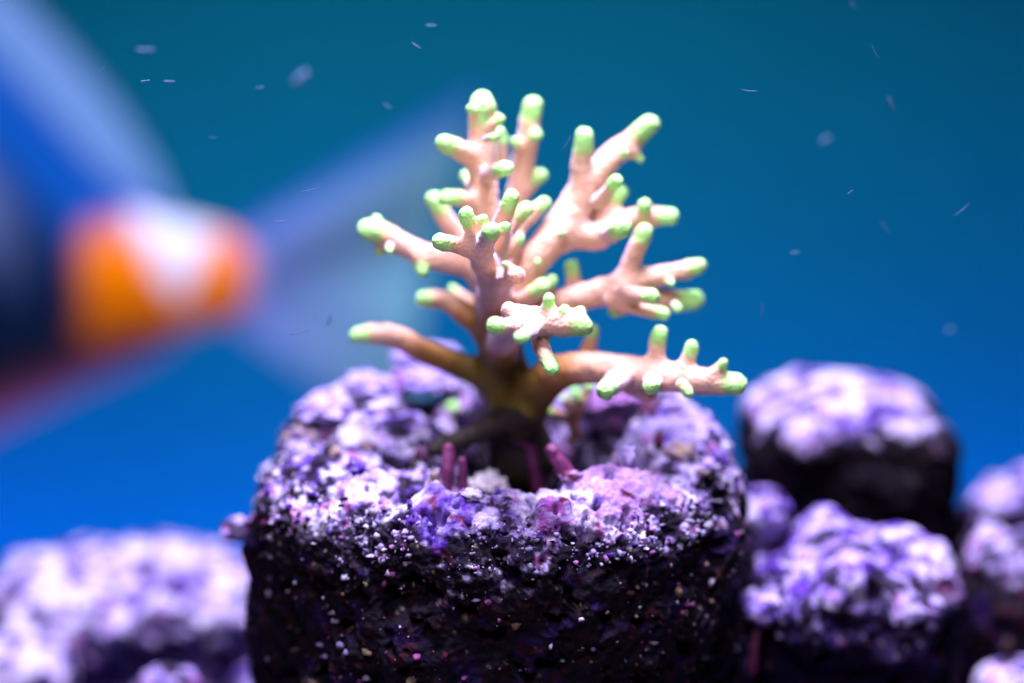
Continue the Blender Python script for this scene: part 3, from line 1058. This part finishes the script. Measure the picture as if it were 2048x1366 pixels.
def fin(name, base, edge, colfn, thick=6, n=60, mrows=16, ripple=2.0):
    """a fin between its base line and its outer edge (photo pixels), with real thickness and rays"""
    bi = np.array([np.interp(np.linspace(0, 1, n), np.linspace(0, 1, len(base)), np.array(base, float)[:, k]) for k in (0, 1)]).T
    ei = np.array([np.interp(np.linspace(0, 1, n), np.linspace(0, 1, len(edge)), np.array(edge, float)[:, k]) for k in (0, 1)]).T
    for arr in (bi, ei):
        for _ in range(3):
            arr[1:-1] = (arr[:-2] + 2 * arr[1:-1] + arr[2:]) / 4
    V, C_ = [], []
    for s in (-1, 1):
        for r_ in range(mrows):
            t = r_ / (mrows - 1)
            for i in range(n):
                p_ = bi[i] * (1 - t) + ei[i] * t
                off = s * (thick * (1 - 0.85 * t) * 0.5 + 0.3) + ripple * math.sin(i * 1.9) * t + 4 * math.sin(i * 0.2) * t
                V.append(FP(p_[0], p_[1], off * SC))
                C_.append(colfn(p_[0], p_[1], t, i / (n - 1)))
    f1 = np.array(grid_faces(mrows, n))
    f2 = f1[:, ::-1] + mrows * n
    rim = []
    loop = [i for i in range(n)] + [r_ * n + n - 1 for r_ in range(1, mrows)] + [(mrows - 1) * n + i for i in range(n - 2, -1, -1)] + [r_ * n for r_ in range(mrows - 2, 0, -1)]
    for a_, b_ in zip(loop, loop[1:] + loop[:1]):
        rim.append((a_, b_, b_ + mrows * n, a_ + mrows * n))
    Fq = np.concatenate([f1, f2, np.array(rim)])
    return link(name, mesh_np(name, np.array(V) - FO, Fq, M_FISH, color=np.clip(np.array(C_), 0, 1)), fish)


def c_dorsal(x, y, t, s):
    c1, c2 = np.array([0.002, 0.07, 0.34]), np.array([0.17, 0.32, 0.56])
    k = min(max((t - 0.18) / 0.2, 0), 1)
    return c1 * (1 - k) + c2 * k


def c_anal(x, y, t, s):
    return np.array([0.14, 0.02, 0.03]) * (1 - t) + np.array([0.36, 0.13, 0.32]) * t


def c_tail(x, y, t, s):
    c = np.array([0.20, 0.26, 0.66]) * (1 - t) + np.array([0.20, 0.50, 0.54]) * t
    e = min(s / 0.14, 1)
    c = np.array([0.0, 0.14, 0.60]) * (1 - e) + c * e
    c = c * (0.85 + 0.15 * math.sin(s * 150 + 2 * math.sin(t * 5))) * (0.85 + 0.25 * math.sin(s * 9 + t * 3))
    return c


fin('dorsal_fin', [(-900, -80), (-600, -120), (-350, -75), (-150, 35), (0, 180), (100, 290), (190, 385), (300, 435), (350, 455)],
    [(-960, -260), (-640, -330), (-380, -300), (-100, -150), (45, -5), (150, 110), (235, 215), (305, 325), (345, 425)], c_dorsal, 30)
fin('anal_fin', [(-700, 840), (-350, 820), (-150, 770), (0, 715), (150, 680), (260, 655), (330, 645)],
    [(-760, 1010), (-380, 1000), (-150, 930), (0, 855), (150, 785), (280, 725), (370, 672)], c_anal, 24)
fin('tail_fin', [(455, 470), (480, 490), (490, 520), (492, 555), (490, 590), (480, 615), (450, 635)],
    [(965, 170), (925, 300), (875, 430), (845, 560), (835, 680), (860, 820), (930, 960)], c_tail, 20, 90, 30)
fin('pectoral_fin', [(-1050, 480), (-1040, 520), (-1050, 570)], [(-860, 430), (-820, 540), (-880, 640)], c_tail, 10, 20, 8)

# ------------------------------------------------------------------ specks drifting in the water
def fleck_mesh(name, L, W_, bend, seed):
    C, F = cubesphere(5)
    d = C / np.linalg.norm(C, axis=1)[:, None]
    V = d * np.array([L / 2, W_ / 2, W_ * 0.3])
    V[:, 1] += bend * (V[:, 0] / (L / 2)) ** 2 * W_
    V *= (1 + 0.2 * fbm(d * 2 + seed, 2))[:, None]
    return mesh_np(name, V, F, M_FLECK)


FM = [fleck_mesh('fleck', 1.0, 0.14, 0.3, 1), fleck_mesh('fleck', 1.0, 0.05, 1.2, 2), fleck_mesh('fleck', 1.0, 0.34, 0.1, 3)]
flecks = [  # px, py, depth, length px, angle deg, kind
    (290, 162, 22, 22, 8, 0), (338, 163, 40, 26, -2, 0), (600, 156, 120, 46, 40, 2), (833, 92, 40, 24, -35, 0), (200, 142, 25, 30, 35, 1), (862, 51, 60, 24, 0, 0), (290, 100, 110, 40, 0, 0),
    (520, 175, 60, 18, 10, 0), (775, 212, 70, 20, -30, 0), (1705, 10, -30, 20, -50, 0), (1750, 105, 30, 34, -60, 1), (1782, 208, 70, 34, -65, 0), (1500, 182, 15, 40, -5, 1), (1650, 280, 90, 24, 30, 2),
    (1770, 455, 60, 36, -50, 1), (1700, 385, 20, 16, 40, 0), (1590, 505, 50, 22, 0, 0), (1900, 660, 60, 18, 0, 2), (1430, 380, 15, 10, -60, 1), (1135, 285, 0, 40, 60, 1), (620, 380, 15, 40, 15, 1), (560, 443, 10, 44, 5, 1), (600, 665, 10, 50, 15, 1),
    (1925, 420, 30, 44, 40, 1), (690, 385, 30, 16, 70, 1), (425, 275, 40, 18, -5, 1), (1525, 620, 30, 34, 80, 1), (660, 640, 40, 30, 75, 0)]
for x, y, dep, Lp, ang, kd in flecks:
    o = bpy.data.objects.new(('drifting_fleck', 'drifting_fibre', 'drifting_flake')[kd], FM[kd])
    COL.objects.link(o)
    dep = -22 + dep * 0.35 + (22 if kd == 2 else 0)
    o.location = P(x, y, dep)
    s = Lp * 0.9 * PXM(dep)
    o.scale = (s, s, s)
    o.rotation_euler = (R(75), -R(ang), 0)
    tag(o, *(('short pale fleck drifting in the blue water', 'fleck', 'short flecks in the water'), ('thin curved pale fibre drifting in the blue water', 'fibre', 'curved fibres in the water'), ('broad blurred pale flake drifting in the blue water', 'flake', 'broad flakes in the water'))[kd])
